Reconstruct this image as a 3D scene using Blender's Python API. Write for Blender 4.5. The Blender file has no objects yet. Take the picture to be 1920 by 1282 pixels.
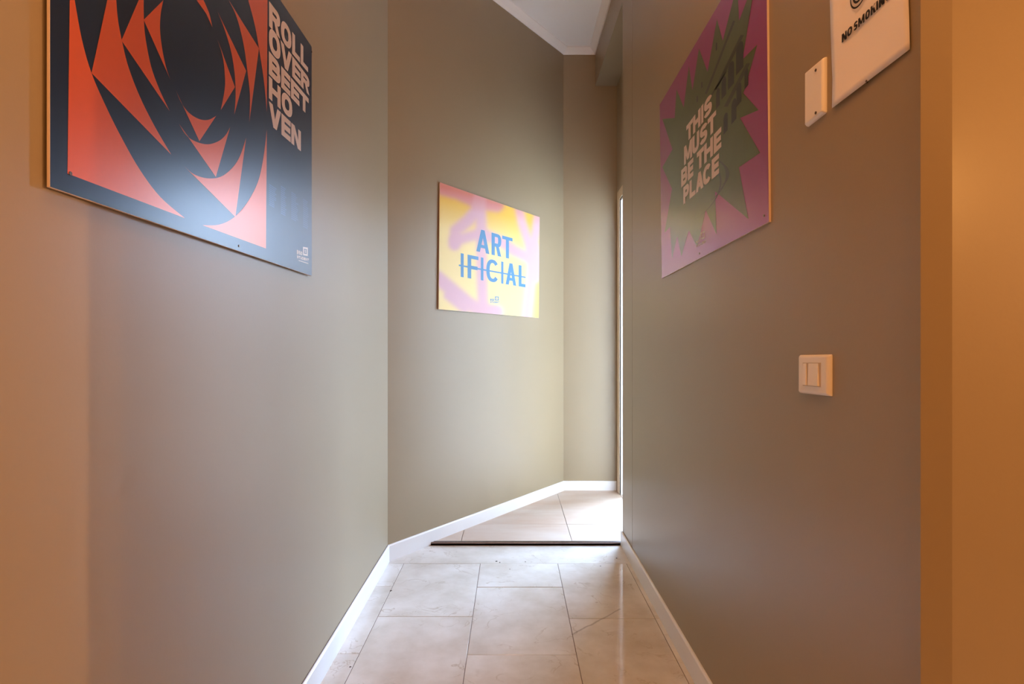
import bpy, bmesh, math, random
from mathutils import Vector, Matrix
random.seed(7)
S = bpy.context.scene
COL = S.collection
# ------------------------------------------------------------------ camera
F, CX, CY, H = 1080.0, 960.0, 645.0, 1.10
cam_d = bpy.data.cameras.new('camera'); cam = bpy.data.objects.new('camera', cam_d); COL.objects.link(cam)
cam.location = (0, 0, H); cam.rotation_euler = (math.pi/2, 0, 0)
cam_d.sensor_width = 36; cam_d.lens = 36*F/1920; cam_d.shift_y = (CY-641)/1920; cam_d.clip_start = 0.02
S.camera = cam
S.view_settings.view_transform = 'Standard'; S.view_settings.look = 'None'
S.view_settings.exposure = 0.0; S.view_settings.gamma = 1.0; S.view_settings.use_curve_mapping = False
# ------------------------------------------------------------------ world: overcast daylight seen through the door
W = bpy.data.worlds.new('sky'); S.world = W; W.use_nodes = True
nt = W.node_tree; nt.nodes.clear()
tc = nt.nodes.new('ShaderNodeTexCoord'); sx = nt.nodes.new('ShaderNodeSeparateXYZ')
rp = nt.nodes.new('ShaderNodeValToRGB'); bg = nt.nodes.new('ShaderNodeBackground'); ow = nt.nodes.new('ShaderNodeOutputWorld')
mr = nt.nodes.new('ShaderNodeMapRange'); mr.inputs[1].default_value = -1; mr.inputs[2].default_value = 1
nt.links.new(tc.outputs['Generated'], sx.inputs[0]); nt.links.new(sx.outputs[2], mr.inputs[0])
nt.links.new(mr.outputs[0], rp.inputs[0]); nt.links.new(rp.outputs[0], bg.inputs[0]); nt.links.new(bg.outputs[0], ow.inputs[0])
cr = rp.color_ramp
cr.elements[0].position = 0.0; cr.elements[0].color = (0.10, 0.11, 0.11, 1)
cr.elements[1].position = 1.0; cr.elements[1].color = (0.48, 0.74, 1.18, 1)
e = cr.elements.new(0.50); e.color = (0.16, 0.19, 0.22, 1)
e = cr.elements.new(0.56); e.color = (0.26, 0.33, 0.41, 1)
e = cr.elements.new(0.61); e.color = (0.63, 0.87, 1.22, 1)
bg.inputs[1].default_value = 61.0
# ------------------------------------------------------------------ lamps and added warm fills
def light(name, kind, loc, power, color, size=0.3, rot=None, sy=None):
    d = bpy.data.lights.new(name, kind); d.energy = power; d.color = color
    if kind == 'AREA':
        d.size = size
        if sy: d.shape = 'RECTANGLE'; d.size_y = sy
    else: d.shadow_soft_size = size
    o = bpy.data.objects.new(name, d); COL.objects.link(o); o.location = loc
    if rot: o.rotation_euler = rot
    return o
por = light('window_portal', 'AREA', (2.0, 5.06, 1.6), 1, (1, 1, 1), 2.2, (-math.pi/2, 0, 0), 3.12)
por.data.cycles.is_portal = True
light('room_wall_lamp', 'POINT', (1.75, 0.724, 1.35), 62, (1.0, 0.54, 0.27), 0.006)
light('room_second_lamp', 'POINT', (1.75, 0.655, 1.55), 20, (1.0, 0.58, 0.32), 0.006)
light('added_face_fill', 'POINT', (0.86, 0.30, 1.42), 5.6, (1.0, 0.45, 0.12), 0.06)  # added unseen light that brightens the front wall face
light('added_room_fill', 'AREA', (0.0, -1.2, 2.9), 32, (1.0, 0.43, 0.13), 0.6)  # added warm ambient fill, no actual fitting here
light('added_entrance_fill', 'POINT', (0.0, 0.42, 2.75), 22, (1.0, 0.45, 0.15), 0.12)  # added overhead fill to warm the right corridor wall
light('added_corridor_fill', 'POINT', (-0.1, 1.1, 2.9), 7.5, (1.0, 0.50, 0.22), 0.12)  # added fill for warmth in the corridor, no fitting modelled

# ------------------------------------------------------------------ materials
def lin(c):
    return tuple(((v/255)/12.92 if v/255 <= 0.04045 else ((v/255+0.055)/1.055)**2.4) for v in c) + (1,)
def mat(name, rgb, rough=0.5, metal=0.0, coat=0.0, noise=0.0, nscale=6, bump=0.0, bscale=200, spec=0.5):
    m = bpy.data.materials.new(name); m.use_nodes = True
    n = m.node_tree.nodes; l = m.node_tree.links; b = n['Principled BSDF']
    col = lin(rgb); b.inputs['Base Color'].default_value = col
    b.inputs['Roughness'].default_value = rough; b.inputs['Metallic'].default_value = metal
    b.inputs['Coat Weight'].default_value = coat; b.inputs['Coat Roughness'].default_value = 0.05
    b.inputs['Specular IOR Level'].default_value = spec
    g = n.new('ShaderNodeNewGeometry')
    if noise:
        t = n.new('ShaderNodeTexNoise'); t.inputs['Scale'].default_value = nscale; t.inputs['Detail'].default_value = 5
        l.new(g.outputs['Position'], t.inputs['Vector'])
        mx = n.new('ShaderNodeMix'); mx.data_type = 'RGBA'
        mx.inputs[6].default_value = tuple(c*(1-noise) for c in col[:3])+(1,)
        mx.inputs[7].default_value = tuple(min(1, c*(1+noise)) for c in col[:3])+(1,)
        l.new(t.outputs['Fac'], mx.inputs[0]); l.new(mx.outputs[2], b.inputs['Base Color'])
    if bump:
        t2 = n.new('ShaderNodeTexNoise'); t2.inputs['Scale'].default_value = bscale; t2.inputs['Detail'].default_value = 3
        l.new(g.outputs['Position'], t2.inputs['Vector'])
        bp = n.new('ShaderNodeBump'); bp.inputs['Strength'].default_value = bump; bp.inputs['Distance'].default_value = 0.002
        l.new(t2.outputs['Fac'], bp.inputs['Height']); l.new(bp.outputs[0], b.inputs['Normal'])
    return m
def vein_mat(name, c1, c2, vein, rough, scale, vstr, stretch=(1, 1, 1), crack=False):
    m = bpy.data.materials.new(name); m.use_nodes = True
    n = m.node_tree.nodes; l = m.node_tree.links; b = n['Principled BSDF']
    g = n.new('ShaderNodeNewGeometry'); oi = n.new('ShaderNodeObjectInfo')
    mp = n.new('ShaderNodeMapping'); mp.inputs['Scale'].default_value = stretch
    l.new(g.outputs['Position'], mp.inputs['Vector'])
    off = n.new('ShaderNodeVectorMath'); off.operation = 'SCALE'; off.inputs[0].default_value = (7, 11, 13)
    l.new(oi.outputs['Random'], off.inputs['Scale'])
    ad = n.new('ShaderNodeVectorMath'); ad.operation = 'ADD'; l.new(mp.outputs[0], ad.inputs[0]); l.new(off.outputs[0], ad.inputs[1])
    t = n.new('ShaderNodeTexNoise'); t.inputs['Scale'].default_value = scale; t.inputs['Detail'].default_value = 8; t.inputs['Roughness'].default_value = 0.6
    l.new(ad.outputs[0], t.inputs['Vector'])
    r = n.new('ShaderNodeValToRGB'); r.color_ramp.elements[0].position = 0.33; r.color_ramp.elements[0].color = lin(c1)
    r.color_ramp.elements[1].position = 0.68; r.color_ramp.elements[1].color = lin(c2)
    l.new(t.outputs['Fac'], r.inputs[0])
    v = n.new('ShaderNodeTexNoise'); v.inputs['Scale'].default_value = scale*0.9; v.inputs['Detail'].default_value = 4; v.inputs['Distortion'].default_value = 1.6
    ad2 = n.new('ShaderNodeVectorMath'); ad2.operation = 'ADD'; ad2.inputs[1].default_value = (3.1, 8.7, 1.3)
    l.new(ad.outputs[0], ad2.inputs[0]); l.new(ad2.outputs[0], v.inputs['Vector'])
    s = n.new('ShaderNodeMath'); s.operation = 'SUBTRACT'; s.inputs[1].default_value = 0.5; l.new(v.outputs['Fac'], s.inputs[0])
    a = n.new('ShaderNodeMath'); a.operation = 'ABSOLUTE'; l.new(s.outputs[0], a.inputs[0])
    q = n.new('ShaderNodeMapRange'); q.inputs[1].default_value = 0; q.inputs[2].default_value = 0.012; q.inputs[3].default_value = vstr; q.inputs[4].default_value = 0
    l.new(a.outputs[0], q.inputs[0])
    # break the veins up
    k = n.new('ShaderNodeTexNoise'); k.inputs['Scale'].default_value = scale*1.3; l.new(ad.outputs[0], k.inputs['Vector'])
    km = n.new('ShaderNodeMapRange'); km.inputs[1].default_value = 0.48; km.inputs[2].default_value = 0.6; l.new(k.outputs['Fac'], km.inputs[0])
    qm = n.new('ShaderNodeMath'); qm.operation = 'MULTIPLY'; l.new(q.outputs[0], qm.inputs[0]); l.new(km.outputs[0], qm.inputs[1])
    mx = n.new('ShaderNodeMix'); mx.data_type = 'RGBA'; l.new(qm.outputs[0], mx.inputs[0]); l.new(r.outputs[0], mx.inputs[6]); mx.inputs[7].default_value = lin(vein)
    outc = mx.outputs[2]
    if crack:
        # one dark natural crack crossing a slab
        A_ = Vector((0.225, 2.185, 0)); B_ = Vector((0.45, 2.395, 0)); d = (B_-A_).normalized(); nn = Vector((-d.y, d.x, 0))
        sub = n.new('ShaderNodeVectorMath'); sub.operation = 'SUBTRACT'; sub.inputs[1].default_value = A_; l.new(g.outputs['Position'], sub.inputs[0])
        d1 = n.new('ShaderNodeVectorMath'); d1.operation = 'DOT_PRODUCT'; d1.inputs[1].default_value = nn; l.new(sub.outputs[0], d1.inputs[0])
        d2 = n.new('ShaderNodeVectorMath'); d2.operation = 'DOT_PRODUCT'; d2.inputs[1].default_value = d; l.new(sub.outputs[0], d2.inputs[0])
        w = n.new('ShaderNodeTexNoise'); w.inputs['Scale'].default_value = 9; w.inputs['Detail'].default_value = 4; l.new(g.outputs['Position'], w.inputs['Vector'])
        wm = n.new('ShaderNodeMath'); wm.operation = 'MULTIPLY_ADD'; wm.inputs[1].default_value = 0.03; wm.inputs[2].default_value = -0.015; l.new(w.outputs['Fac'], wm.inputs[0])
        sm = n.new('ShaderNodeMath'); sm.operation = 'ADD'; l.new(d1.outputs['Value'], sm.inputs[0]); l.new(wm.outputs[0], sm.inputs[1])
        ab = n.new('ShaderNodeMath'); ab.operation = 'ABSOLUTE'; l.new(sm.outputs[0], ab.inputs[0])
        c = n.new('ShaderNodeMapRange'); c.inputs[1].default_value = 0.0005; c.inputs[2].default_value = 0.006; c.inputs[3].default_value = 0.45; c.inputs[4].default_value = 0; l.new(ab.outputs[0], c.inputs[0])
        L_ = (B_-A_).length
        e1 = n.new('ShaderNodeMath'); e1.operation = 'GREATER_THAN'; e1.inputs[1].default_value = 0; l.new(d2.outputs['Value'], e1.inputs[0])
        e2 = n.new('ShaderNodeMath'); e2.operation = 'LESS_THAN'; e2.inputs[1].default_value = L_; l.new(d2.outputs['Value'], e2.inputs[0])
        m1 = n.new('ShaderNodeMath'); m1.operation = 'MULTIPLY'; l.new(e1.outputs[0], m1.inputs[0]); l.new(e2.outputs[0], m1.inputs[1])
        m2 = n.new('ShaderNodeMath'); m2.operation = 'MULTIPLY'; l.new(m1.outputs[0], m2.inputs[0]); l.new(c.outputs[0], m2.inputs[1])
        mx2 = n.new('ShaderNodeMix'); mx2.data_type = 'RGBA'; l.new(m2.outputs[0], mx2.inputs[0]); l.new(outc, mx2.inputs[6]); mx2.inputs[7].default_value = lin((95, 82, 75))
        outc = mx2.outputs[2]
    l.new(outc, b.inputs['Base Color'])
    b.inputs['Roughness'].default_value = rough
    return m
M = {}
M['wall'] = mat('taupe_wall_paint', (156, 139, 112), 0.38, noise=0.03, nscale=3, bump=0.06, bscale=130, spec=0.5)
M['ceiling'] = mat('ceiling_white', (246, 240, 234), 0.8)
M['pale'] = mat('pale_wall_paint', (225, 222, 214), 0.6)
M['white'] = mat('white_lacquer', (236, 236, 236), 0.35)
M['casing'] = mat('white_casing_shaded', (215, 195, 165), 0.45)  # white casing paint, its shade mixed in as a tan base colour
M['groove'] = mat('dark_groove', (60, 45, 30), 0.9)
M['grout'] = mat('grout', (120, 105, 92), 0.9)
M['marble'] = vein_mat('cream_marble', (202, 194, 182), (226, 222, 216), (165, 145, 118), 0.10, 5.0, 0.5, crack=True)
M['tile'] = vein_mat('pink_beige_tile', (198, 172, 152), (210, 196, 184), (200, 165, 142), 0.42, 2.2, 0.25, (0.8, 2.4, 1))
M['tile'].node_tree.nodes['Principled BSDF'].inputs['Specular IOR Level'].default_value = 0.22
M['bronze'] = mat('brushed_bronze_metal', (165, 152, 145), 0.3, metal=0.9)
M['plastic'] = mat('white_plastic', (246, 240, 232), 0.3)
M['gap'] = mat('painted_gap_shade', (205, 190, 172), 0.7)
M['paper'] = mat('white_paper', (246, 238, 232), 0.7, noise=0.02, nscale=20)
M['ink'] = mat('black_ink', (22, 16, 18), 0.6)
M['screw'] = mat('screw_metal', (110, 95, 85), 0.35, metal=0.8)
M['edge'] = mat('board_edge', (225, 205, 190), 0.5)
PR, PS = 0.5, 0.8
M['navy'] = mat('print_navy', (14, 36, 68), PR, spec=PS, noise=0.06, nscale=60)
M['orange'] = mat('print_orange', (214, 96, 54), PR, spec=PS, noise=0.03, nscale=60)
M['cream'] = mat('print_cream', (222, 202, 192), PR, spec=PS)
M['faint'] = mat('print_pale_blue', (50, 76, 112), PR, spec=PS)
M['purple'] = mat('print_purple', (158, 44, 124), PR, spec=PS)
M['green'] = mat('print_green', (80, 92, 42), PR, spec=PS, noise=0.22, nscale=14)
M['dkgreen'] = mat('print_dark_green', (22, 26, 24), PR, spec=PS)
M['mdgreen'] = mat('print_mid_green', (46, 54, 30), PR, spec=PS)
M['blue'] = mat('print_sky_blue', (84, 144, 192), 0.5, spec=.4)
for k in ('navy', 'orange', 'cream', 'faint', 'purple', 'green', 'dkgreen', 'mdgreen'):
    b = M[k].node_tree.nodes['Principled BSDF']
    far = k in ('purple', 'green', 'dkgreen', 'mdgreen')
    b.inputs['Metallic'].default_value = 0.1 if k == 'cream' else 0.3
    b.inputs['Roughness'].default_value = 0.38
    b.inputs['Coat Weight'].default_value = 0.8 if far else 0.55; b.inputs['Coat Roughness'].default_value = 0.22 if far else 0.29
    b.inputs['Coat IOR'].default_value = 1.65; b.inputs['Specular IOR Level'].default_value = 0.35
gl = bpy.data.materials.new('clear_glass'); gl.use_nodes = True
n = gl.node_tree.nodes; l = gl.node_tree.links; n.clear()
o_ = n.new('ShaderNodeOutputMaterial'); tr = n.new('ShaderNodeBsdfTransparent'); gs = n.new('ShaderNodeBsdfGlossy'); mxs = n.new('ShaderNodeMixShader')
gs.inputs['Roughness'].default_value = 0.02; mxs.inputs[0].default_value = 0.07
l.new(tr.outputs[0], mxs.inputs[1]); l.new(gs.outputs[0], mxs.inputs[2]); l.new(mxs.outputs[0], o_.inputs[0])
M['glass'] = gl
sp = bpy.data.materials.new('print_spray_colours'); sp.use_nodes = True
n = sp.node_tree.nodes; at = n.new('ShaderNodeVertexColor'); at.layer_name = 'print'
sp.node_tree.links.new(at.outputs[0], n['Principled BSDF'].inputs['Base Color']); n['Principled BSDF'].inputs['Roughness'].default_value = 0.5
M['spray'] = sp

# ------------------------------------------------------------------ helpers
def link(name, me, m, parent=None):
    o = bpy.data.objects.new(name, me); COL.objects.link(o)
    if m and not me.materials: me.materials.append(m)
    if parent:
        o.parent = parent
    return o
def from_polys(name, verts, faces, m, parent=None):
    me = bpy.data.meshes.new(name); me.from_pydata([tuple(v) for v in verts], [], faces); me.update()
    return link(name, me, m, parent)
def prism(name, poly, z0, z1, m, parent=None, bevel=0):
    """closed prism over a plan polygon (counter-clockwise)"""
    bm = bmesh.new()
    lo = [bm.verts.new((x, y, z0)) for x, y in poly]; hi = [bm.verts.new((x, y, z1)) for x, y in poly]
    k = len(poly)
    bm.faces.new(lo[::-1]); bm.faces.new(hi)
    for i in range(k): bm.faces.new((lo[i], lo[(i+1) % k], hi[(i+1) % k], hi[i]))
    bmesh.ops.recalc_face_normals(bm, faces=bm.faces)
    if bevel: bmesh.ops.bevel(bm, geom=list(bm.edges), offset=bevel, segments=1, affect='EDGES', profile=0.5)
    me = bpy.data.meshes.new(name); bm.to_mesh(me); bm.free()
    return link(name, me, m, parent)
def rect(x0, x1, y0, y1): return [(x0, y0), (x1, y0), (x1, y1), (x0, y1)]
def box(name, x0, x1, y0, y1, z0, z1, m, parent=None, bevel=0): return prism(name, rect(x0, x1, y0, y1), z0, z1, m, parent, bevel)
def struct(o): o['kind'] = 'structure'; return o
def ray(px, py): return Vector(((px-CX)/F, 1.0, (CY-py)/F))
class Plane:
    """a wall plane with local axes: u along the wall (rightwards as seen), v up, n towards the viewer"""
    def __init__(s, p, n): s.p = Vector(p); s.n = Vector(n).normalized(); s.v = Vector((0, 0, 1)); s.u = s.v.cross(s.n).normalized()
    def at(s, px, py, off=0.0):
        r = ray(px, py); o = Vector((0, 0, H)); pp = s.p + s.n*off
        return o + r*((pp-o).dot(s.n)/r.dot(s.n))
    def shift(s, pt, off): return Vector(pt) + s.n*off
def blk(name, quad, n, t, m, parent=None, bevel=0.0, inner=None):
    """slab from four corner points (front face) with thickness t behind along -n"""
    bm = bmesh.new(); k = len(quad)
    f = [bm.verts.new(q) for q in quad]; b = [bm.verts.new(q - n*t) for q in quad]
    bm.faces.new(f); bm.faces.new(b[::-1])
    for i in range(k): bm.faces.new((f[i], b[i], b[(i+1) % k], f[(i+1) % k]))
    bmesh.ops.recalc_face_normals(bm, faces=bm.faces)
    if bevel: bmesh.ops.bevel(bm, geom=list(bm.edges), offset=bevel, segments=2, affect='EDGES', profile=0.5)
    me = bpy.data.meshes.new(name); bm.to_mesh(me); bm.free()
    return link(name, me, m, parent)
def lerpq(q, x, y):      # q: TL, TR, BR, BL ; x right, y up (0..1)
    top = q[0].lerp(q[1], x); bot = q[3].lerp(q[2], x); return bot.lerp(top, y)

# ---- lettering: glyphs as little polygons in the unit square
def sgn(v): return -1 if v < 0 else 1
def ring(x0, y0, x1, y1, tv, th, a0, a1, n=2.5, seg=20):
    cx, cy, rx, ry = (x0+x1)/2, (y0+y1)/2, (x1-x0)/2, (y1-y0)/2
    out = []
    def P(a, rx, ry):
        c, s_ = math.cos(a), math.sin(a)
        return (cx+rx*sgn(c)*abs(c)**(2/n), cy+ry*sgn(s_)*abs(s_)**(2/n))
    pr = None
    for i in range(seg+1):
        a = math.radians(a0+(a1-a0)*i/seg); cur = (P(a, rx, ry), P(a, rx-tv, ry-th))
        if pr: out.append([pr[0], cur[0], cur[1], pr[1]])
        pr = cur
    return out
def R_(x0, y0, x1, y1): return [(x0, y0), (x1, y0), (x1, y1), (x0, y1)]
def glyph(c, v, h):
    """v = vertical stem width, h = bar height, as fractions of the letter box"""
    if c == 'I': return [R_(0, 0, 1, 1)]
    if c == 'L': return [R_(0, 0, v, 1), R_(v, 0, 1, h)]
    if c == 'E': return [R_(0, 0, v, 1), R_(v, 0, 1, h), R_(v, 1-h, 1, 1), R_(v, .5-h/2, .95, .5+h/2)]
    if c == 'F': return [R_(0, 0, v, 1), R_(v, 1-h, 1, 1), R_(v, .48-h/2, .92, .48+h/2)]
    if c == 'T': return [R_(.5-v/2, 0, .5+v/2, 1-h), R_(0, 1-h, 1, 1)]
    if c == 'H': return [R_(0, 0, v, 1), R_(1-v, 0, 1, 1), R_(v, .5-h/2, 1-v, .5+h/2)]
    if c == 'N': return [R_(0, 0, v, 1), R_(1-v, 0, 1, 1), [(0, 1), (v*1.15, 1), (1, 0), (1-v*1.15, 0)]]
    if c == 'V': return [[(0, 1), (v*1.1, 1), (.5+v*.5, 0), (.5-v*.5, 0)], [(1, 1), (.5+v*.5, 0), (.5-v*.5, 0), (1-v*1.1, 1)]]
    if c == 'A': return [[(0, 0), (v, 0), (.5+v*.5, 1), (.5-v*.5, 1)], [(1, 0), (.5+v*.5, 1), (.5-v*.5, 1), (1-v, 0)], R_(.25, .2, .75, .2+h*.9)]
    if c == 'M': return [R_(0, 0, v*.9, 1), R_(1-v*.9, 0, 1, 1), [(0, 1), (v, 1), (.5+v*.45, .12), (.5-v*.45, .12)], [(1, 1), (.5+v*.45, .12), (.5-v*.45, .12), (1-v, 1)]]
    if c == 'K': return [R_(0, 0, v, 1), [(v*.8, .35), (.72, 1), (1, 1), (v*.8, .62-.5*0)], [(v*1.1, .55), (v*1.1+v*.9, .68), (1, 0), (1-v*1.2, 0)]]
    if c == 'O': return ring(0, 0, 1, 1, v, h, 0, 360, 2.4, 32)
    if c == 'C': return ring(0, 0, 1, 1, v, h, 38, 322, 2.4, 26)
    if c == 'G': return ring(0, 0, 1, 1, v, h, 38, 330, 2.4, 26)+[R_(.5, .42-h/2, 1, .42+h/2), R_(1-v, .08, 1, .42)]
    if c == 'S': return ring(.02, .5-h/2, .98, 1, v, h, 18, 270, 2.4, 20)+ring(.02, 0, .98, .5+h/2, v, h, 90, -162, 2.4, 20)
    if c == 'U': return ring(0, 0, 1, .8, v, h, 180, 360, 2.4, 16)+[R_(0, .4, v, 1), R_(1-v, .4, 1, 1)]
    if c in 'PR':
        b = .42 if c == 'R' else .36
        g = [R_(0, 0, v, 1), R_(v, 1-h, .6, 1), R_(v, b-h*.1, .6, b+h*.9)]+ring(.2, b-h*.1, 1, 1, v, h, -90, 90, 2.4, 14)
        if c == 'R': g.append([(.42, b+.05), (.42+v*.9, b+.05), (1, 0), (1-v*1.1, 0)])
        return g
    if c == 'B': return [R_(0, 0, v, 1), R_(v, 1-h, .6, 1), R_(v, .5-h/2, .6, .5+h/2), R_(v, 0, .6, h)]+ring(.2, .5-h/2, .95, 1, v, h, -90, 90, 2.4, 12)+ring(.2, 0, 1, .5+h/2, v, h, -90, 90, 2.4, 12)
    if c == 'D': return [R_(0, 0, v, 1), R_(v, 1-h, .5, 1), R_(v, 0, .5, h)]+ring(0, 0, 1, 1, v, h, -90, 90, 2.4, 16)
    return []
class Flat:
    def __init__(s): s.v = []; s.f = []
    def add(s, pts):
        b = len(s.v); s.v += [Vector(p) for p in pts]; s.f.append(list(range(b, b+len(pts))))
    def build(s, name, m, parent): return from_polys(name, s.v, s.f, m, parent)
def row(fl, pl, off, sc, ox, oy, TL, TR, BR, BL, letters, v, h):
    """one line of lettering; corners and letter spans in zoomed pixels"""
    q = [pl.at(ox+sc*a, oy+sc*b, off) for a, b in (TL, TR, BR, BL)]
    u0 = (q[0]+q[3])/2; u1 = (q[1]+q[2])/2; L = (u1-u0).dot(pl.u)
    hgt = ((q[0]-q[3]).length+(q[1]-q[2]).length)/2
    def U(x):
        t = (x-TL[0])/(TR[0]-TL[0]); yy = (TL[1]*(1-t)+TR[1]*t+BL[1]*(1-t)+BR[1]*t)/2
        return (pl.at(ox+sc*x, oy+sc*yy, off)-u0).dot(pl.u)/L
    for c, a, b in letters:
        ua, ub = U(a), U(b); w = (ub-ua)*L
        vv = min(v/w, 0.48); hh = h/hgt
        for i_, poly in enumerate(glyph(c, vv, hh)): fl.add([lerpq(q, ua+(ub-ua)*x, y)+pl.n*(i_*1.2e-5) for x, y in poly])
def spans(s, x0, x1, gap=.2):
    n = len(s); w = (x1-x0)/(n+(n-1)*gap); return [(c, x0+i*w*(1+gap), x0+i*w*(1+gap)+w) for i, c in enumerate(s)]
def logo(pl, off, sc, ox, oy, sq, r1, r2, m, parent, r3=None):
    fl = Flat(); q = [pl.at(ox+sc*a, oy+sc*b, off) for a, b in sq]
    o = [(0, 0), (1, 0), (1, 1), (0, 1)]; i = [(.2, .2), (.8, .2), (.8, .8), (.2, .8)]
    for k in range(4):
        fl.add([lerpq(q, *o[k]), lerpq(q, *o[(k+1) % 4]), lerpq(q, *i[(k+1) % 4]), lerpq(q, *i[k])])
    for poly in glyph('S', .28, .2): fl.add([lerpq(q, .36+.28*x, .32+.36*y) for x, y in poly])
    row(fl, pl, off, sc, ox, oy, *r1, spans('BSD', r1[0][0], r1[1][0]), .0045, .0035)
    row(fl, pl, off, sc, ox, oy, *r2, spans('STUDENT', r2[0][0], r2[1][0]), .003, .0028)
    if r3: fl.add([pl.at(ox+sc*a, oy+sc*b, off) for a, b in r3])
    return fl.build('logo_print', m, parent)
def screw(pl, px, py, parent, off):
    c = pl.at(px, py, off+.0012); bm = bmesh.new(); r = .0028
    f = [bm.verts.new(c+pl.u*r*math.cos(a)+pl.v*r*math.sin(a)) for a in [k*math.pi/5 for k in range(10)]]
    b = [bm.verts.new(v.co - pl.n*.002) for v in f]
    bm.faces.new(f)
    for i in range(10): bm.faces.new((f[i], b[i], b[(i+1) % 10], f[(i+1) % 10]))
    me = bpy.data.meshes.new('screw'); bm.to_mesh(me); bm.free()
    o = link('screw', me, M['screw'], parent); return o

# ------------------------------------------------------------------ the room shell
ZC = 3.29
XL, XR = -0.629, 0.601            # corridor wall faces
A = Vector((XL, 2.915)); B = Vector((0.3826, 4.282)); d = (B-A).normalized(); nin = Vector((d.y, -d.x)); YB = 4.282
XS = 0.78; YE = 3.14
struct(box('wall_left', XL-.12, XL, -2.4, 2.915, -.06, ZC+.1, M['wall']))
Ao, Bo = A-nin*.12, B-nin*.12
struct(prism('wall_angled', [(A.x, A.y), (B.x, B.y), (Bo.x, Bo.y), (Ao.x, Ao.y)], -.06, ZC+.1, M['wall']))
struct(box('wall_back', B.x-.06, XS+.14, YB, YB+.12, -.06, ZC+.1, M['wall']))
DY0, DY1, DZ = 3.24, 4.17, 2.148   # door opening
wd = struct(prism('wall_door_side', rect(XS, XS+.14, DY1, YB), -.06, ZC+.1, M['wall']))
box('wall_panel', XS, XS+.14, YE-.1, DY0, -.06, ZC+.1, M['wall'], wd)
box('wall_panel', XS, XS+.14, DY0, DY1, DZ, ZC+.1, M['wall'], wd)
YS = 2.885
wr = struct(box('wall_right', XR, XS, .81, YS-.009, -.06, ZC+.1, M['wall']))
box('end_post', XR+.002, XS, YS+.004, YE, -.06, ZC+.1, M['wall'], wr)
box('joint', XR+.006, XS, YS-.010, YS+.005, -.06, ZC+.1, M['groove'], wr)
XJ, YJ0, YJ1 = .575, .787, .8105
struct(prism('wall_pilaster', [(XJ, YJ1), (XJ+.0265, YJ0), (XS, YJ0), (XS, YJ1+.001), (XR, YJ1+.001)], -.06, ZC+.1, M['wall']))
struct(box('wall_front', XS, 2.7, YJ0, .90, -.06, ZC+.1, M['wall']))
struct(box('wall_room_right', 2.7, 2.82, -2.4, .90, -.06, ZC+.1, M['wall']))
struct(box('wall_rear', XL-.12, 2.82, -2.52, -2.4, -.06, ZC+.1, M['wall']))
struct(box('ceiling', XL-.12, 2.82, -2.52, YB+.12, ZC, ZC+.12, M['ceiling']))
struct(box('wall_soffit', .62, XS, YE, YB, 3.018, ZC, M['wall']))
# cornice
def cornice(name, path, side):
    vs, fs = [], []
    for i, (x, y) in enumerate(path):
        p = Vector((x, y))
        dirs = []
        if i > 0: dirs.append((p-Vector(path[i-1])).normalized())
        if i < len(path)-1: dirs.append((Vector(path[i+1])-p).normalized())
        ns = [Vector((q.y, -q.x))*side for q in dirs]
        m = ns[0] if len(ns) == 1 else (ns[0]+ns[1]).normalized()/math.cos(ns[0].angle(ns[1])/2)
        for off, z in ((0, ZC-.04), (.008, ZC-.042), (.020, ZC-.028), (.036, ZC-.014), (.046, ZC-.006), (.046, ZC), (0, ZC)):
            q = p+m*off; vs.append((q.x, q.y, z))
    k = 7
    for i in range(len(path)-1):
        for j in range(k): fs.append([i*k+j, i*k+(j+1) % k, (i+1)*k+(j+1) % k, (i+1)*k+j])
    fs.append(list(range(k))); fs.append(list(range((len(path)-1)*k, len(path)*k)))
    return struct(from_polys(name, vs, fs, M['ceiling']))
cornice('trim_1', [(XL, -2.4), (A.x, A.y), (B.x, B.y), (.62, YB), (.62, YE)], 1)
# ------------------------------------------------------------------ door
dr = bpy.data.objects.new('door_1', None); COL.objects.link(dr); dr.location = (XS, 3.72, .014); struct(dr)
def local(o, p): o.parent = p; o.matrix_parent_inverse = p.matrix_world.inverted(); return o
bpy.context.view_layer.update()
def dbox(name, *a, **k):
    o = box(name, *a, **k); return local(o, dr)
ZF = .014
dbox('casing', XS-.005, XS+.01, DY1, DY1+.08, ZF, DZ+.07, M['casing'], bevel=.003)
dbox('casing', XS-.005, XS+.01, DY0-.07, DY0, ZF, DZ+.07, M['casing'], bevel=.003)
dbox('casing', XS-.005, XS+.01, DY0, DY1, DZ, DZ+.07, M['casing'], bevel=.003)
dbox('jamb_lining', XS+.006, XS+.134, DY1-.012, DY1, ZF, DZ, M['white'])
dbox('jamb_lining', XS+.006, XS+.134, DY0, DY0+.012, ZF, DZ, M['white'])
dbox('head_lining', XS+.006, XS+.134, DY0+.012, DY1-.012, DZ-.012, DZ, M['white'])
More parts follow.
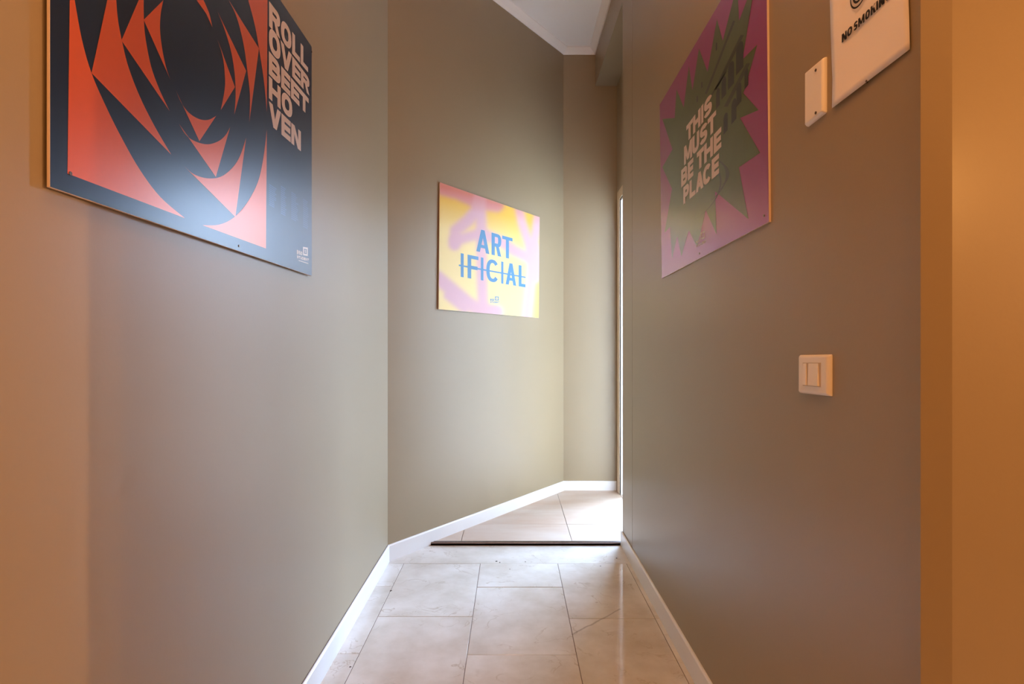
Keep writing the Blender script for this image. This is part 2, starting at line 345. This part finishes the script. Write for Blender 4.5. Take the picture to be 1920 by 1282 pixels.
# ------------------------------------------------------------------ the bright room beyond the doorway
WX0, WX1, WZ, WY = 0.935, 3.1, 3.14, 5.0
XO = XS+.14
wn = struct(box('wall_next_room', WX1, 3.72, WY, WY+.12, -.06, ZC+.1, M['pale']))
box('wall_panel', XS, WX0, WY, WY+.12, -.06, ZC+.1, M['pale'], wn)
box('wall_panel', WX0, WX1, WY, WY+.12, WZ, ZC+.1, M['pale'], wn)
box('wall_panel', 3.6, 3.72, 2.7, WY, -.06, ZC+.1, M['pale'], wn)
box('wall_panel', XO, 3.6, 2.7, 2.82, -.06, ZC+.1, M['pale'], wn)
box('wall_panel', XS+.02, XO, YB, WY, -.06, ZC+.1, M['pale'], wn)
struct(box('ceiling', XO, 3.72, 2.7, WY+.12, ZC, ZC+.12, M['ceiling']))
w1 = struct(box('window_1', WX0, WX1, WY+.03, WY+.07, .01, .06, M['white']))
box('frame', WX0, WX1, WY+.03, WY+.07, WZ-.05, WZ, M['white'], w1)
for k in range(5):
    xx = WX0+(WX1-WX0-.03)*k/4; box('mullion', xx, xx+.03, WY+.03, WY+.07, .06, WZ-.05, M['white'], w1)
for k in range(4):
    xx = WX0+(WX1-WX0-.03)*k/4; box('glass_pane', xx+.03, xx+(WX1-WX0-.03)/4, WY+.045, WY+.051, .06, WZ-.05, M['glass'], w1)
# ------------------------------------------------------------------ floors
fl_ = struct(box('floor', XL-.12, 2.82, -2.52, 3.15, -.06, -.002, M['grout']))
def clip(poly, px, py, nx, ny):
    """keep the side where (p - P).n >= 0"""
    out = []
    for i in range(len(poly)):
        a, b = poly[i], poly[(i+1) % len(poly)]
        da = (a[0]-px)*nx+(a[1]-py)*ny; db = (b[0]-px)*nx+(b[1]-py)*ny
        if da >= 0: out.append(a)
        if (da >= 0) != (db >= 0):
            t = da/(da-db); out.append((a[0]+(b[0]-a[0])*t, a[1]+(b[1]-a[1])*t))
    return out
def tile(x0, x1, y0, y1, z, m, parent, g=.0011, cut=False, name='tile'):
    p = rect(x0+g, x1-g, y0+g, y1-g)
    if cut: p = clip(p, A.x, A.y, nin.x, nin.y)
    if len(p) < 3: return
    dz = random.uniform(-.0004, .0004)
    prism(name, p, z-.012, z+dz, m, parent, bevel=.0009)
V1, V2, V3, V4 = -.543, -.159, .229, .574
def col(x0, x1, ys):
    for i in range(len(ys)-1): tile(x0, x1, ys[i+1], ys[i], 0, M['marble'], fl_)
Y0 = 2.89
def down(*first):
    ys = [Y0]+list(first)
    while ys[-1] > -2.4: ys.append(max(-2.4, ys[-1]-.568))
    return ys
col(XL+.001, V1, down(2.617, 2.048)); col(V1, V2, down(2.327)); col(V2, V3, down(2.608, 2.04)); col(V3, V4, down(2.31))
ys = down(2.31); ys = [y for y in ys if y > .81]+[.81]; col(V4, XR-.001, ys)
# photographer's room continues the same marble
y = .753; xs = [V4]
while xs[-1] < 2.7: xs.append(min(2.7, xs[-1]+.388))
for i in range(len(xs)-1):
    yy = [.786, .40 if i % 2 else .2]
    while yy[-1] > -2.4: yy.append(max(-2.4, yy[-1]-.568))
    col(xs[i], xs[i+1], yy)
tile(XL+.001, XR-.001, Y0, 3.15, 0, M['marble'], fl_, cut=True, name='sill_slab')
M['pit'] = mat('stone_pit', (70, 58, 50), 0.8)
for px, py, rr in ((931, 1052, .006), (937, 1054, .0035), (985, 1053, .003), (1156, 1046, .004), (956, 1067, .003), (733, 1107, .005), (657, 1250, .004), (1126, 1061, .003)):
    y_ = F*H/(py-CY); x_ = (px-CX)/F*y_
    prism('chip', [(x_+rr*math.cos(t*math.pi/4)*random.uniform(.7, 1.2), y_+rr*math.sin(t*math.pi/4)*random.uniform(.7, 1.2)) for t in range(8)], -.003, .0007, M['pit'], fl_)
# raised tiled floor of the landing
f2 = struct(prism('floor', clip(rect(XL-.1, XS+.2, 3.15, YB+.06), Ao.x, Ao.y, nin.x, nin.y), -.06, .010, M['grout']))
g2 = .0014
for (x0, x1) in ((-.89, -.2805), (-.2805, .3305), (.3305, XS+.1)):
    for (y0, y1) in ((3.16, 3.477), (3.477, YB)):
        tile(x0, min(x1, XS-.001), y0, y1, .014, M['tile'], f2, g2, cut=True)
f3 = struct(box('floor', XS-.0005, 3.72, 2.7, WY+.12, -.06, .010, M['grout']))
for i in range(5):
    pass
ys_ = [2.82, 3.477, 4.68, 5.0]
for i in range(5):
    for a0, a1 in zip(ys_, ys_[1:]):
        tile(max(XO, .9415+.61*(i-1)) if i else XS, min(3.6, .9415+.61*i) if i else XO, max(a0, DY0+.012) if not i else a0, min(a1, DY1-.012) if not i else a1, .014, M['tile'], f3, g2) if (i or a0 < DY1) and (i == 0 or .9415+.61*i > XO+.05) else None
# metal threshold
def thr(name, y0, y1, z0, z1, m, parent=None):
    p = clip(rect(XL, XR-.004, y0, y1), A.x, A.y, nin.x, nin.y); return prism(name, p, z0, z1, m, parent, bevel=.0012)
t0 = struct(thr('trim_2', 3.150, 3.174, -.001, .0155, M['bronze']))
thr('ridge', 3.152, 3.156, .0150, .0168, M['groove'], t0); thr('ridge', 3.168, 3.173, .0150, .0168, M['groove'], t0)
# ------------------------------------------------------------------ baseboards
BZ = .084
def bboard(name, P, Q, nx, t=.009, z0=0, z1=BZ, extp=0, extq=0):
    P, Q = Vector(P), Vector(Q); dd = (Q-P).normalized(); nn = Vector(nx)
    vs, fs = [], []
    for c, e in ((P, -extp), (Q, extq)):
        for o_, z in ((0, z0), (t, z0), (t, z1-.006), (t-.003, z1-.0015), (t-.005, z1), (0, z1)):
            # mitre: shift along by fraction of offset
            q = c + nn*o_ + dd*(e*o_/t); vs.append((q.x, q.y, z))
    k = 6
    for j in range(k): fs.append([j, (j+1) % k, k+(j+1) % k, k+j])
    fs.append(list(range(k))); fs.append(list(range(k, 2*k)))
    return struct(from_polys(name, vs, fs, M['white']))
bboard('baseboard_left', (XL, -2.4), A, (1, 0))
bboard('baseboard_angled', A, B, nin)
bboard('baseboard_back', B, (XS-.004, YB), (0, -1), z0=.014)
# small dark gap where the left skirting stands off the wall
gp = box('gap_line', XL, XL+.0012, -2.4, 2.912, BZ, BZ+.0018, M['groove']); gp.parent = bpy.data.objects['baseboard_left']
bboard('baseboard_right', (XR, YS-.03), (XR, YJ1), (-1, 0))
bboard('baseboard_right', (XR, YE+.009), (XR, YS-.03), (-1, 0), t=.0075, z1=.081)
bboard('baseboard_end', (XS, YE), (XR-.0075, YE), (0, 1), t=.009, z0=.014, z1=.081)

# ------------------------------------------------------------------ posters
def thing(name, label, cat, pt, group=None):
    o = bpy.data.objects.new(name, None); COL.objects.link(o); o.location = pt; o['label'] = label; o['category'] = cat
    if group: o['group'] = group
    bpy.context.view_layer.update(); return o
_link = link
class Under:
    """parts are modelled in world space, then expressed relative to their thing"""
    def __init__(s, root): s.root = root
    def __enter__(s): s.before = set(o.name for o in bpy.data.objects); return s.root
    def __exit__(s, *a):
        inv = Matrix.Translation(-s.root.location)
        for o in bpy.data.objects:
            if o.name not in s.before and o.type == 'MESH': o.data.transform(inv)
def spline(pts, k=5):
    """Catmull-Rom through pts (open)"""
    out = []; n = len(pts)
    for i in range(n-1):
        p0, p1, p2, p3 = pts[max(i-1, 0)], pts[i], pts[i+1], pts[min(i+2, n-1)]
        for j in range(k):
            t = j/k
            out.append(tuple(.5*((2*p1[c])+(-p0[c]+p2[c])*t+(2*p0[c]-5*p1[c]+4*p2[c]-p3[c])*t*t+(-p0[c]+3*p1[c]-3*p2[c]+p3[c])*t**3) for c in (0, 1)))
    out.append(pts[-1]); return out

# --- left: navy and orange poster
PF = 0.010
pl = Plane((XL+PF, 0, 0), (1, 0, 0)); pl.u = Vector((0, 1, 0))
bl, br = pl.at(93, 354), pl.at(584.5, 516); tr_ = pl.at(587, 91)
y0, y1 = bl.y, br.y; zb = (bl.z+br.z)/2; zt = tr_.z
P1 = thing('poster', 'large navy and orange poster reading ROLL OVER BEETHOVEN on the left wall', 'poster', (XL, (y0+y1)/2, zb))
def T3(y, z, o=0): return Vector((XL+PF+o, y, z))
with Under(P1):
    blk('board', [T3(y0, zb), T3(y1, zb), T3(y1, zt), T3(y0, zt)], pl.n, .004, M['edge'], P1, bevel=.0004)
    from_polys('print_background', [T3(y0+.0006, zb+.0006, .0003), T3(y1-.0006, zb+.0006, .0003), T3(y1-.0006, zt-.0006, .0003), T3(y0+.0006, zt-.0006, .0003)], [[0, 1, 2, 3]], M['navy'], P1)
    box('spacer', XL, XL+.006, y0+.10, y0+.13, zb+.05, zb+.08, M['groove'], P1)
    box('spacer', XL, XL+.006, y1-.13, y1-.10, zb+.05, zb+.08, M['groove'], P1)
    box('spacer', XL, XL+.006, y0+.10, y0+.13, zt-.08, zt-.05, M['groove'], P1)
    box('spacer', XL, XL+.006, y1-.13, y1-.10, zt-.08, zt-.05, M['groove'], P1)
    sc = 560/1329
    def U1(p):
        q = pl.at(60+sc*p[0], sc*p[1], .0006); return (q.y, q.z)
    PY0, PY1, PZ0, PZ1 = .8045, 1.4475, 1.3385, 1.982
    shapes = []
    S_ = spline
    shapes.append(([(158, 772), (168, 0), (190, 0)], S_([(190, 0), (222, 175), (265, 325), (330, 475), (400, 615), (480, 755), (570, 875), (680, 970)])))
    shapes.append(([(265, 325), (335, 0), (375, 0)], S_([(375, 0), (383, 90), (402, 190), (430, 300), (480, 430), (545, 560), (620, 688)])))
    shapes.append(([(398, 180), (475, 0), (497, 0)], S_([(497, 0), (498, 90), (506, 175), (530, 295), (568, 400), (613, 495)])))
    shapes.append(([(497, 88), (585, 0)], S_([(585, 0), (573, 60), (570, 135), (580, 220), (597, 300), (616, 355)])))
    shapes.append(([(745, 628)], S_([(640, 402), (665, 458), (700, 503), (745, 530), (785, 533), (820, 515)])))
    shapes.append(([(818, 787)], S_([(655, 552), (685, 600), (725, 628), (780, 642), (830, 628), (862, 600), (882, 565)])))
    shapes.append(([(905, 965)], S_([(678, 740), (720, 775), (780, 793), (840, 786), (890, 748), (925, 695), (953, 612)])))
    shapes.append(([(1045, 575), (1041, 1105), (760, 1002)], S_([(760, 1002), (830, 1000), (895, 970), (955, 905), (1005, 810), (1030, 700), (1045, 575)])))
    shapes.append(([(903, 387)], S_([(825, 175), (848, 250), (858, 330), (857, 400), (840, 490)])))
    shapes.append(([(953, 315)], S_([(825, 50), (855, 125), (885, 225), (902, 330), (906, 430), (900, 510)])))
    shapes.append(([(967, 545), (1010, 215), (875, 0)], S_([(875, 0), (912, 80), (942, 200), (960, 330), (970, 430), (967, 545)])))
    shapes.append(([(1048, 0), (1045, 500)], S_([(1045, 500), (1032, 360), (1010, 215), (990, 105), (962, 0)])))
    shapes.append(([(732, 0)], S_([(763, 0), (788, 58), (803, 122)])+[(775, 60)]))
    ZM = 1.660
    fl = Flat()
    from mathutils.geometry import tessellate_polygon
    def put(poly):
        if len(poly) < 3: return
        v3 = [Vector((XL+PF+.0006, a, b)) for a, b in poly]
        for t in tessellate_polygon([v3]): fl.add([v3[i] for i in t])
    for a, b in shapes:
        poly = [U1(p) for p in a]+[U1(p) for p in b]
        put(poly)
        # the same ring pattern carries on above the picture edge
        mir = [(yy, 2*ZM-zz) for yy, zz in poly]
        mir = clip(mir, 0, H+.0004, -.5972, 1)
        mir = clip(mir, 0, PZ1, 0, -1)
        put(mir)
    fl.build('orange_print', M['orange'], P1)
    fl = Flat(); s2 = 120/513; th = .0165; hb = .0135
    A_ = (fl, pl, .0006, s2, 480, 0)
    row(*A_, (105, 8), (417, 422), (417, 580), (105, 207), [('R', 105, 193), ('O', 200, 283), ('L', 290, 352), ('L', 358, 417)], th*1.3, hb*1.1)
    row(*A_, (103, 193), (428, 632), (428, 768), (103, 400), [('O', 103, 195), ('V', 196, 288), ('E', 290, 358), ('R', 360, 428)], th*1.3, hb*1.1)
    row(*A_, (103, 408), (422, 792), (422, 932), (103, 592), [('B', 103, 195), ('E', 202, 275), ('E', 280, 348), ('T', 348, 422)], th*1.3, hb*1.1)
    row(*A_, (103, 607), (290, 800), (290, 965), (103, 785), [('H', 103, 198), ('O', 205, 290)], th*1.3, hb*1.1)
    row(*A_, (103, 808), (360, 1055), (360, 1213), (103, 990), [('V', 103, 200), ('E', 204, 278), ('N', 283, 360)], th*1.3, hb*1.1)
    fl.build('lettering', M['cream'], P1)
    logo(pl, .0006, 45/1154, 545, 455, [(592, 195), (825, 235), (825, 640), (592, 595)],
         [(300, 330), (555, 440), (555, 610), (300, 545)], [(300, 600), (875, 765), (875, 900), (300, 740)], M['cream'], P1,
         [(380, 830), (850, 980), (850, 1020), (380, 868)])
    fl = Flat(); s3 = 120/733
    for (xa, xb, ya, yb, ln) in ((150, 235, 150, 400, 11), (285, 350, 170, 500, 14), (405, 490, 240, 560, 14), (540, 605, 320, 650, 14)):
        for k in range(ln):
            yy = ya+(yb-ya)*k/ln; w = random.uniform(.6, 1); x2 = xa+(xb-xa)*w
            a0 = pl.at(480+s3*xa, 320+s3*yy, .0006); x2w = pl.at(480+s3*x2, 320+s3*yy, .0006).y
            fl.add([a0, Vector((a0.x, x2w, a0.z)), Vector((a0.x, x2w, a0.z-.0028)), Vector((a0.x, a0.y, a0.z-.0028))])
    fl.build('fine_print', M['faint'], P1)['kind'] = 'stuff'
    screw(pl, 449, 461, P1, .0004); screw(pl, 133, 325, P1, .0004); screw(pl, 585, 97, P1, .0004)

# --- middle: yellow and pink poster on the angled wall
n3 = Vector((nin.x, nin.y, 0)); A3 = Vector((A.x, A.y, 0)); PF2 = .008
pm = Plane(A3+n3*PF2, n3); pm.u = Vector((d.x, d.y, 0))
sm = 230/983
def MM(x, y, off=0): return pm.at(800+sm*x, 320+sm*y, off)
q = [MM(105, 92), MM(905, 372), MM(898, 1180), MM(95, 1110)]
cu = lambda p: (p-A3).dot(pm.u)
ua = (cu(q[0])+cu(q[3]))/2; ub = (cu(q[1])+cu(q[2]))/2
# keep the slight hanging tilt
P2 = thing('poster', 'yellow and pink spray-patterned poster reading ART IFICIAL in blue, on the angled middle wall', 'poster', A3+pm.u*(ua+ub)/2+Vector((0, 0, q[3].z)))
with Under(P2):
    blk('board', [q[3], q[2], q[1], q[0]], pm.n, .004, M['edge'], P2, bevel=.0004)
    for (a, b) in ((.1, .1), (.9, .1), (.1, .9), (.9, .9)):
        c = lerpq(q, a, b); blk('spacer', [c-pm.n*.004+pm.u*s1*.015+pm.v*s2_*.015 for s1, s2_ in ((-1, -1), (1, -1), (1, 1), (-1, 1))], pm.n, .0038, M['groove'], P2)
    NX, NY = 150, 110
    me = bpy.data.meshes.new('spray_print'); vs = []; fs = []
    for j in range(NY+1):
        for i in range(NX+1): vs.append(lerpq(q, .001+.998*i/NX, .001+.998*j/NY)+pm.n*.0003)
    for j in range(NY):
        for i in range(NX):
            a = j*(NX+1)+i; fs.append((a, a+1, a+NX+2, a+NX+1))
    me.from_pydata([tuple(v) for v in vs], [], fs)
    strokes = [([(60, 120), (250, 170), (430, 250), (560, 270)], 62, 0), ([(430, 200), (400, 320), (330, 400), (235, 480), (225, 590)], 48, 1),
               ([(425, 230), (435, 400), (440, 600), (440, 800), (455, 1150)], 42, 1), ([(225, 560), (330, 530), (440, 500), (600, 570), (700, 640), (820, 700)], 42, 1),
               ([(740, 300), (765, 420), (810, 560), (850, 700)], 34, 1), ([(895, 350), (880, 480), (850, 620), (840, 760), (830, 900), (800, 1190)], 36, 1),
               ([(860, 620), (880, 760), (870, 850)], 44, 1), ([(90, 860), (210, 960), (330, 1060), (430, 1120), (560, 1130)], 55, 1), ([(180, 1000), (300, 1100)], 40, 1)]
    def sd(px, py, pts):
        best = 1e9
        for k in range(len(pts)-1):
            (ax, ay), (bx, by) = pts[k], pts[k+1]; dx, dy = bx-ax, by-ay
            t = max(0, min(1, ((px-ax)*dx+(py-ay)*dy)/(dx*dx+dy*dy))); best = min(best, math.hypot(px-ax-t*dx, py-ay-t*dy))
        return best
    ca = me.color_attributes.new('print', 'FLOAT_COLOR', 'POINT')
    yel, pal, pnk, sal = lin((238, 192, 66)), lin((244, 222, 152)), lin((222, 178, 190)), lin((214, 128, 112))
    for idx, v in enumerate(vs):
        r = v-Vector((0, 0, H)); px = (CX+F*r.x/r.y-800)/sm; py = (CY-F*r.z/r.y-320)/sm
        # pale glare wash painted into the yellow lower down, weaker at the right
        tt = max(0, min(1, (py-(180+.28*px))/260)); rr = max(0, min(1, (px-780)/120))*.6
        k = tt*(1-rr); base = [yel[c]*(1-k)+pal[c]*k for c in range(3)]
        for pts, w, kind in strokes:
            dd_ = sd(px, py, pts); f = 1/(1+math.exp((dd_-w)/9.0))
            top = max(0, min(1, (300-(py-.25*px))/200)) if kind == 0 else max(0, min(.7, (260-(py-.2*px))/200))
            pc = [sal[c]*top+pnk[c]*(1-top) for c in range(3)]
            base = [base[c]*(1-f)+pc[c]*f for c in range(3)]
        ca.data[idx].color = (*base, 1)
    _link('spray_print', me, M['spray'], P2)
    fl = Flat(); AA = (fl, pm, .0006, sm, 800, 320)
    row(*AA, (398, 461), (688, 541), (688, 711), (398, 644), [('A', 398, 502), ('R', 520, 598), ('T', 605, 688)], .033, .021)
    row(*AA, (273, 660), (792, 766), (792, 935), (273, 850), [('I', 273, 297), ('F', 328, 415), ('I', 434, 455), ('C', 478, 578), ('I', 597, 615), ('A', 633, 718), ('L', 737, 792)], .033, .021)
    fl.build('lettering', M['blue'], P2)
    fl = Flat(); fl.add([MM(258, 751, .0009), MM(793, 849, .0009), MM(793, 860, .0009), MM(258, 763, .0009)]); fl.build('strike_line', M['blue'], P2)
    logo(pm, .0006, .03125, 900, 540, [(893, 500), (1130, 510), (1130, 740), (893, 735)],
         [(620, 635), (850, 640), (850, 770), (620, 760)], [(620, 790), (1155, 800), (1155, 895), (620, 885)], M['blue'], P2)

# --- right: purple poster with green burst
PF3 = .005
pr = Plane((XR-PF3, 0, 0), (-1, 0, 0)); pr.u = Vector((0, -1, 0))
BLp, BRp = pr.at(1241, 522), pr.at(1442, 416)
uu = (BRp-BLp).normalized(); ww = (BRp-BLp).length
TLp = pr.at(1237, 196.5); hh = (TLp-BLp).length; upv = (TLp-BLp)/hh
TRp = pr.at(1438, 0); k_ = (TRp-BRp); k_ = k_/k_.z
TRp = BRp+k_*(hh*upv.z)
P3 = thing('poster', 'purple poster with green burst reading THIS MUST BE THE PLACE on right wall', 'poster', Vector((XR, (BLp.y+BRp.y)/2, BLp.z)))
with Under(P3):
    Q3 = [BLp, BRp, TRp, TLp]
    blk('board', Q3, pr.n, PF3, M['edge'], P3, bevel=.0005)
    from_polys('print_background', [p+pr.n*.0003+(sum(Q3, Vector())/4-p)*.001 for p in Q3], [[0, 1, 2, 3]], M['purple'], P3)
    s5 = 240/570
    burst = [(215, 215), (253, 320), (295, 85), (321, 182), (385, -70), (394, 92), (470, -110), (409, 265), (475, 198), (413, 415), (480, 490), (398, 525), (487, 680), (393, 745), (435, 975),
             (287, 852), (293, 1042), (245, 935), (207, 1100), (170, 1025), (137, 1140), (118, 1052), (95, 1150), (86, 1010), (62, 1035), (95, 840), (52, 745), (97, 665), (52, 530), (107, 525), (115, 397), (147, 478), (170, 293), (186, 402)]
    v3 = [pr.at(1220+s5*a, s5*b, .0006) for a, b in burst]
    fl = Flat()
    for t in tessellate_polygon([v3]): fl.add([v3[i] for i in t])
    fl.build('green_burst', M['green'], P3)
    fl = Flat(); s6 = 230/1474
    def arch(cx, cy, w, h):       # in pixels of the enlarged view, leaning with the facade
        pts = []
        for k in range(9):
            a = math.pi*k/8; pts.append((cx+w/2*math.cos(a), cy-h*.3-h*.25*math.sin(a)-(w/2*math.cos(a))*1.2))
        pts += [(cx-w/2, cy+h*.5+w*.6), (cx+w/2, cy+h*.5-w*.6)]
        return pts
    for cx, cy, w, h in ((1070, 690, 88, 330), (965, 900, 74, 280), (878, 1050, 56, 230), (808, 1180, 46, 210), (1150, 940, 46, 210), (1060, 1130, 60, 240), (790, 560, 16, 90), (615, 1020, 14, 70), (560, 1190, 14, 70), (1000, 1330, 60, 260), (900, 1480, 50, 220)):
        p = [pr.at(1220+s6*a, s6*b, .0009) for a, b in arch(cx, cy, w, h)]
        from_polys('arch_print', p, [list(range(len(p)))], M['dkgreen'], P3)
    fl = Flat()
    def band(a, b, w):
        fl.add([pr.at(1220+s6*x, s6*y, .00075) for x, y in ((a[0], a[1]), (b[0], b[1]), (b[0]+w, b[1]), (a[0]+w, a[1]))])
    band((650, 1130), (990, 250), 26); band((760, 1080), (1080, 420), 40); band((880, 1280), (1150, 760), 46); band((700, 1180), (900, 860), 18)
    for k, (cx, cy, r) in enumerate(((345, 750, 50), (340, 760, 84), (330, 775, 118), (300, 820, 156))):
        pts = []
        for j in range(13):
            a = math.radians(-75+j*10); pts.append((cx-r*.9+r*math.cos(a), cy+r*.85*math.sin(a)*-1+40-(r*math.cos(a))*.35))
        for j in range(12):
            fl.add([pr.at(1220+s5*x, s5*y, .00082+k*.00005) for x, y in (pts[j], pts[j+1], (pts[j+1][0]-7, pts[j+1][1]+4), (pts[j][0]-7, pts[j][1]+4))])
    fl.build('facade_lines', M['mdgreen'], P3)['kind'] = 'stuff'
    fl = Flat(); AR = (fl, pr, .0012, 100/557, 1265, 165); th, hb = .0178, .0125
    row(*AR, (122, 400), (390, 38), (390, 240), (122, 574), [('T', 122, 190), ('H', 192, 270), ('I', 277, 300), ('S', 306, 391)], th*1.32, hb*1.2)
    row(*AR, (98, 618), (432, 228), (432, 427), (98, 811), [('M', 98, 182), ('U', 185, 257), ('S', 263, 343), ('T', 345, 432)], th*1.32, hb*1.2)
    row(*AR, (68, 862), (487, 400), (487, 613), (68, 1041), [('B', 68, 133), ('E', 137, 195), ('T', 232, 305), ('H', 308, 400), ('E', 408, 487)], th*1.32, hb*1.2)
    row(*AR, (90, 1040), (463, 677), (463, 888), (90, 1219), [('P', 90, 150), ('L', 155, 215), ('A', 220, 300), ('C', 297, 382), ('E', 386, 463)], th*1.32, hb*1.2)
    fl.build('lettering', M['cream'], P3)
    logo(pr, .0012, 40/1140, 1295, 425, [(530, 330), (750, 205), (750, 610), (530, 700)],
         [(290, 775), (485, 670), (485, 820), (290, 900)], [(290, 970), (820, 690), (820, 840), (290, 1110)], M['cream'], P3)
    screw(pr, 1311, 475, P3, .0004); screw(pr, 1432, 404, P3, .0004)

# --- no smoking sheet
ps = Plane((XR-.003, 0, 0), (-1, 0, 0)); ps.u = Vector((0, -1, 0))
a_, b_ = ps.at(1563, 203), ps.at(1706, 92); lt = ps.at(1556, 0); rt = ps.at(1703, 0)
hs = .297
kl = (lt-a_); kl /= kl.z; kr = (rt-b_); kr /= kr.z
P4 = thing('paper_sign', 'white paper sheet with black lettering NO SMOKING pinned high on the right wall', 'sign', Vector((XR, (a_.y+b_.y)/2, a_.z)))
with Under(P4):
    NXs, NYs = 16, 22; vs, fs = [], []
    c_ = [a_+kl*hs, b_+kr*hs, b_, a_]
    for j in range(NYs+1):
        for i in range(NXs+1):
            x, yv = i/NXs, j/NYs
            w = .0008*math.sin(x*9+1)*math.sin(yv*4)+.004*max(0, .18-yv)*max(0, 1-x)/.18*.8
            vs.append(lerpq(c_, x, yv)+ps.n*w)
    for j in range(NYs):
        for i in range(NXs):
            k = j*(NXs+1)+i; fs.append([k, k+1, k+NXs+2, k+NXs+1])
    o = from_polys('sheet', vs, fs, M['paper'], P4)
    for p in o.data.polygons: p.use_smooth = True
    md = o.modifiers.new('thickness', 'SOLIDIFY'); md.thickness = .0003; md.offset = -1
    fl = Flat()
    row(fl, ps, .0022, 1/12, 1550, 0, (340, 780), (1430, -262), (1430, -49), (340, 969),
        [('N', 340, 450), ('O', 465, 575), ('S', 612, 700), ('M', 710, 850), ('O', 870, 975), ('K', 990, 1105), ('I', 1115, 1155), ('N', 1175, 1300), ('G', 1325, 1430)], .0046, .0034)
    fl.build('lettering', M['ink'], P4)
    fl = Flat(); c = ps.at(1609.5, -14, .0022)
    def ringm(r0, r1):
        for k in range(40):
            a, b = 2*math.pi*k/40, 2*math.pi*(k+1)/40
            fl.add([c+ps.u*r*math.cos(t)+ps.v*r*math.sin(t) for r, t in ((r0, a), (r0, b), (r1, b), (r1, a))])
    ringm(.0215, .0245); ringm(.0125, .0165)
    dg = (ps.u-ps.v).normalized(); dn = (ps.u+ps.v).normalized()
    fl.add([c+dg*s1*.0215+dn*s2_*.0018 for s1, s2_ in ((-1, -1), (1, -1), (1, 1), (-1, 1))])
    fl.build('no_smoking_symbol', M['ink'], P4)
    screw(ps, 1624, 153, P4, .0004)

# --- blank cover plate
def plate(pl_, quad, t, bev, name, parent, m):
    """cover plate: sloped rim between wall outline and smaller front face"""
    bm = bmesh.new(); c = sum(quad, Vector())/4
    outer = [p-pl_.n*t for p in quad]; mid = [p-pl_.n*(t*.55) for p in quad]; inn = [p+(c-p)*bev for p in quad]
    rings = [[bm.verts.new(p) for p in r] for r in (outer, mid, inn)]
    for a, b in zip(rings, rings[1:]):
        for i in range(4): bm.faces.new((a[i], a[(i+1) % 4], b[(i+1) % 4], b[i]))
    bm.faces.new(rings[2]); bm.faces.new(rings[0][::-1])
    bmesh.ops.recalc_face_normals(bm, faces=bm.faces)
    es = [e for e in bm.edges if abs((e.verts[0].co-e.verts[1].co).normalized().dot(pl_.n)) > .3]
    bmesh.ops.bevel(bm, geom=es+[e for e in bm.edges if e.verts[0] in rings[1] and e.verts[1] in rings[1] or e.verts[0] in rings[2] and e.verts[1] in rings[2]], offset=.0022, segments=3, affect='EDGES', profile=.5)
    for f in bm.faces: f.smooth = len(f.verts) < 5 and f.calc_area() < 2e-5
    me = bpy.data.meshes.new(name); bm.to_mesh(me); bm.free(); return link(name, me, m, parent)
pp = Plane((XR-.009, 0, 0), (-1, 0, 0)); pp.u = Vector((0, -1, 0))
Q = [pp.at(1507.5, 238.5), pp.at(1542, 211), pp.at(1542, 106), pp.at(1507.5, 135.5)]
P5 = thing('cover_plate', 'blank white rectangular cover plate with two screws on the right wall beside the paper sign', 'cover plate', Vector((XR, (Q[0].y+Q[1].y)/2, Q[0].z)))
with Under(P5):
    plate(pp, Q, .0095, .07, 'plate', P5, M['plastic'])
    screw(pp, 1528.7, 131.5, P5, .0002); screw(pp, 1528.7, 211.5, P5, .0002)
# --- light switch
pw = Plane((XR-.0085, 0, 0), (-1, 0, 0)); pw.u = Vector((0, -1, 0))
Q = [pw.at(1494.5, 736.5), pw.at(1552.5, 743.0), pw.at(1552.5, 664.2), pw.at(1494.8, 665.2)]
P6 = thing('light_switch', 'white plastic light switch with two rockers in a chipped rectangular frame on the right wall', 'light switch', Vector((XR, (Q[0].y+Q[1].y)/2, Q[0].z)))
sw = 100/1068
def SW(x, y, off=0): return pw.at(1480+sw*x, 640+sw*y, off)
with Under(P6):
    plate(pw, Q, .009, .10, 'frame_plate', P6, M['plastic'])
    # darker slab standing in for the shade in the gap round the mechanism
    blk('gap_shade', [SW(268, 882, .0002), SW(632, 918, .0002), SW(632, 425, .0002), SW(268, 425, .0002)], pw.n, .0008, M['gap'], P6)
    def rocker(x0, x1, wid):
        bm = bmesh.new(); n_ = pw.n; lo, hi = .0045, .0012
        ya, yb = 868+(x0-270)*.1, 868+(x1-270)*.1
        top = [SW(x0, ya, lo), SW(x1, yb, lo), SW(x1+wid, 440, hi), SW(x0+wid, 440, hi)]
        base = [top[0]-n_*(lo-.0003), top[1]-n_*(lo-.0003), top[2]-n_*(hi-.0003), top[3]-n_*(hi-.0003)]
        vb = [bm.verts.new(p) for p in base]; vt = [bm.verts.new(p) for p in top]
        bm.faces.new(vt); bm.faces.new(vb[::-1])
        for i in range(4): bm.faces.new((vb[i], vb[(i+1) % 4], vt[(i+1) % 4], vt[i]))
        bmesh.ops.recalc_face_normals(bm, faces=bm.faces)
        bmesh.ops.bevel(bm, geom=list(bm.edges), offset=.0005, segments=2, affect='EDGES')
        me = bpy.data.meshes.new('rocker'); bm.to_mesh(me); bm.free(); return link('rocker', me, M['plastic'], P6)
    rocker(256, 322, 14); rocker(362, 560, 14)
    # broken notch in the wall at the frame's edge
    c = pw.at(1553.6, 703, -.006)
    blk('edge_notch', [c+pw.u*x_+pw.v*z_ for x_, z_ in ((-.0012, -.003), (.0022, -.0024), (.0014, .0022), (-.0015, .003))], pw.n, .004, M['ink'], P6)
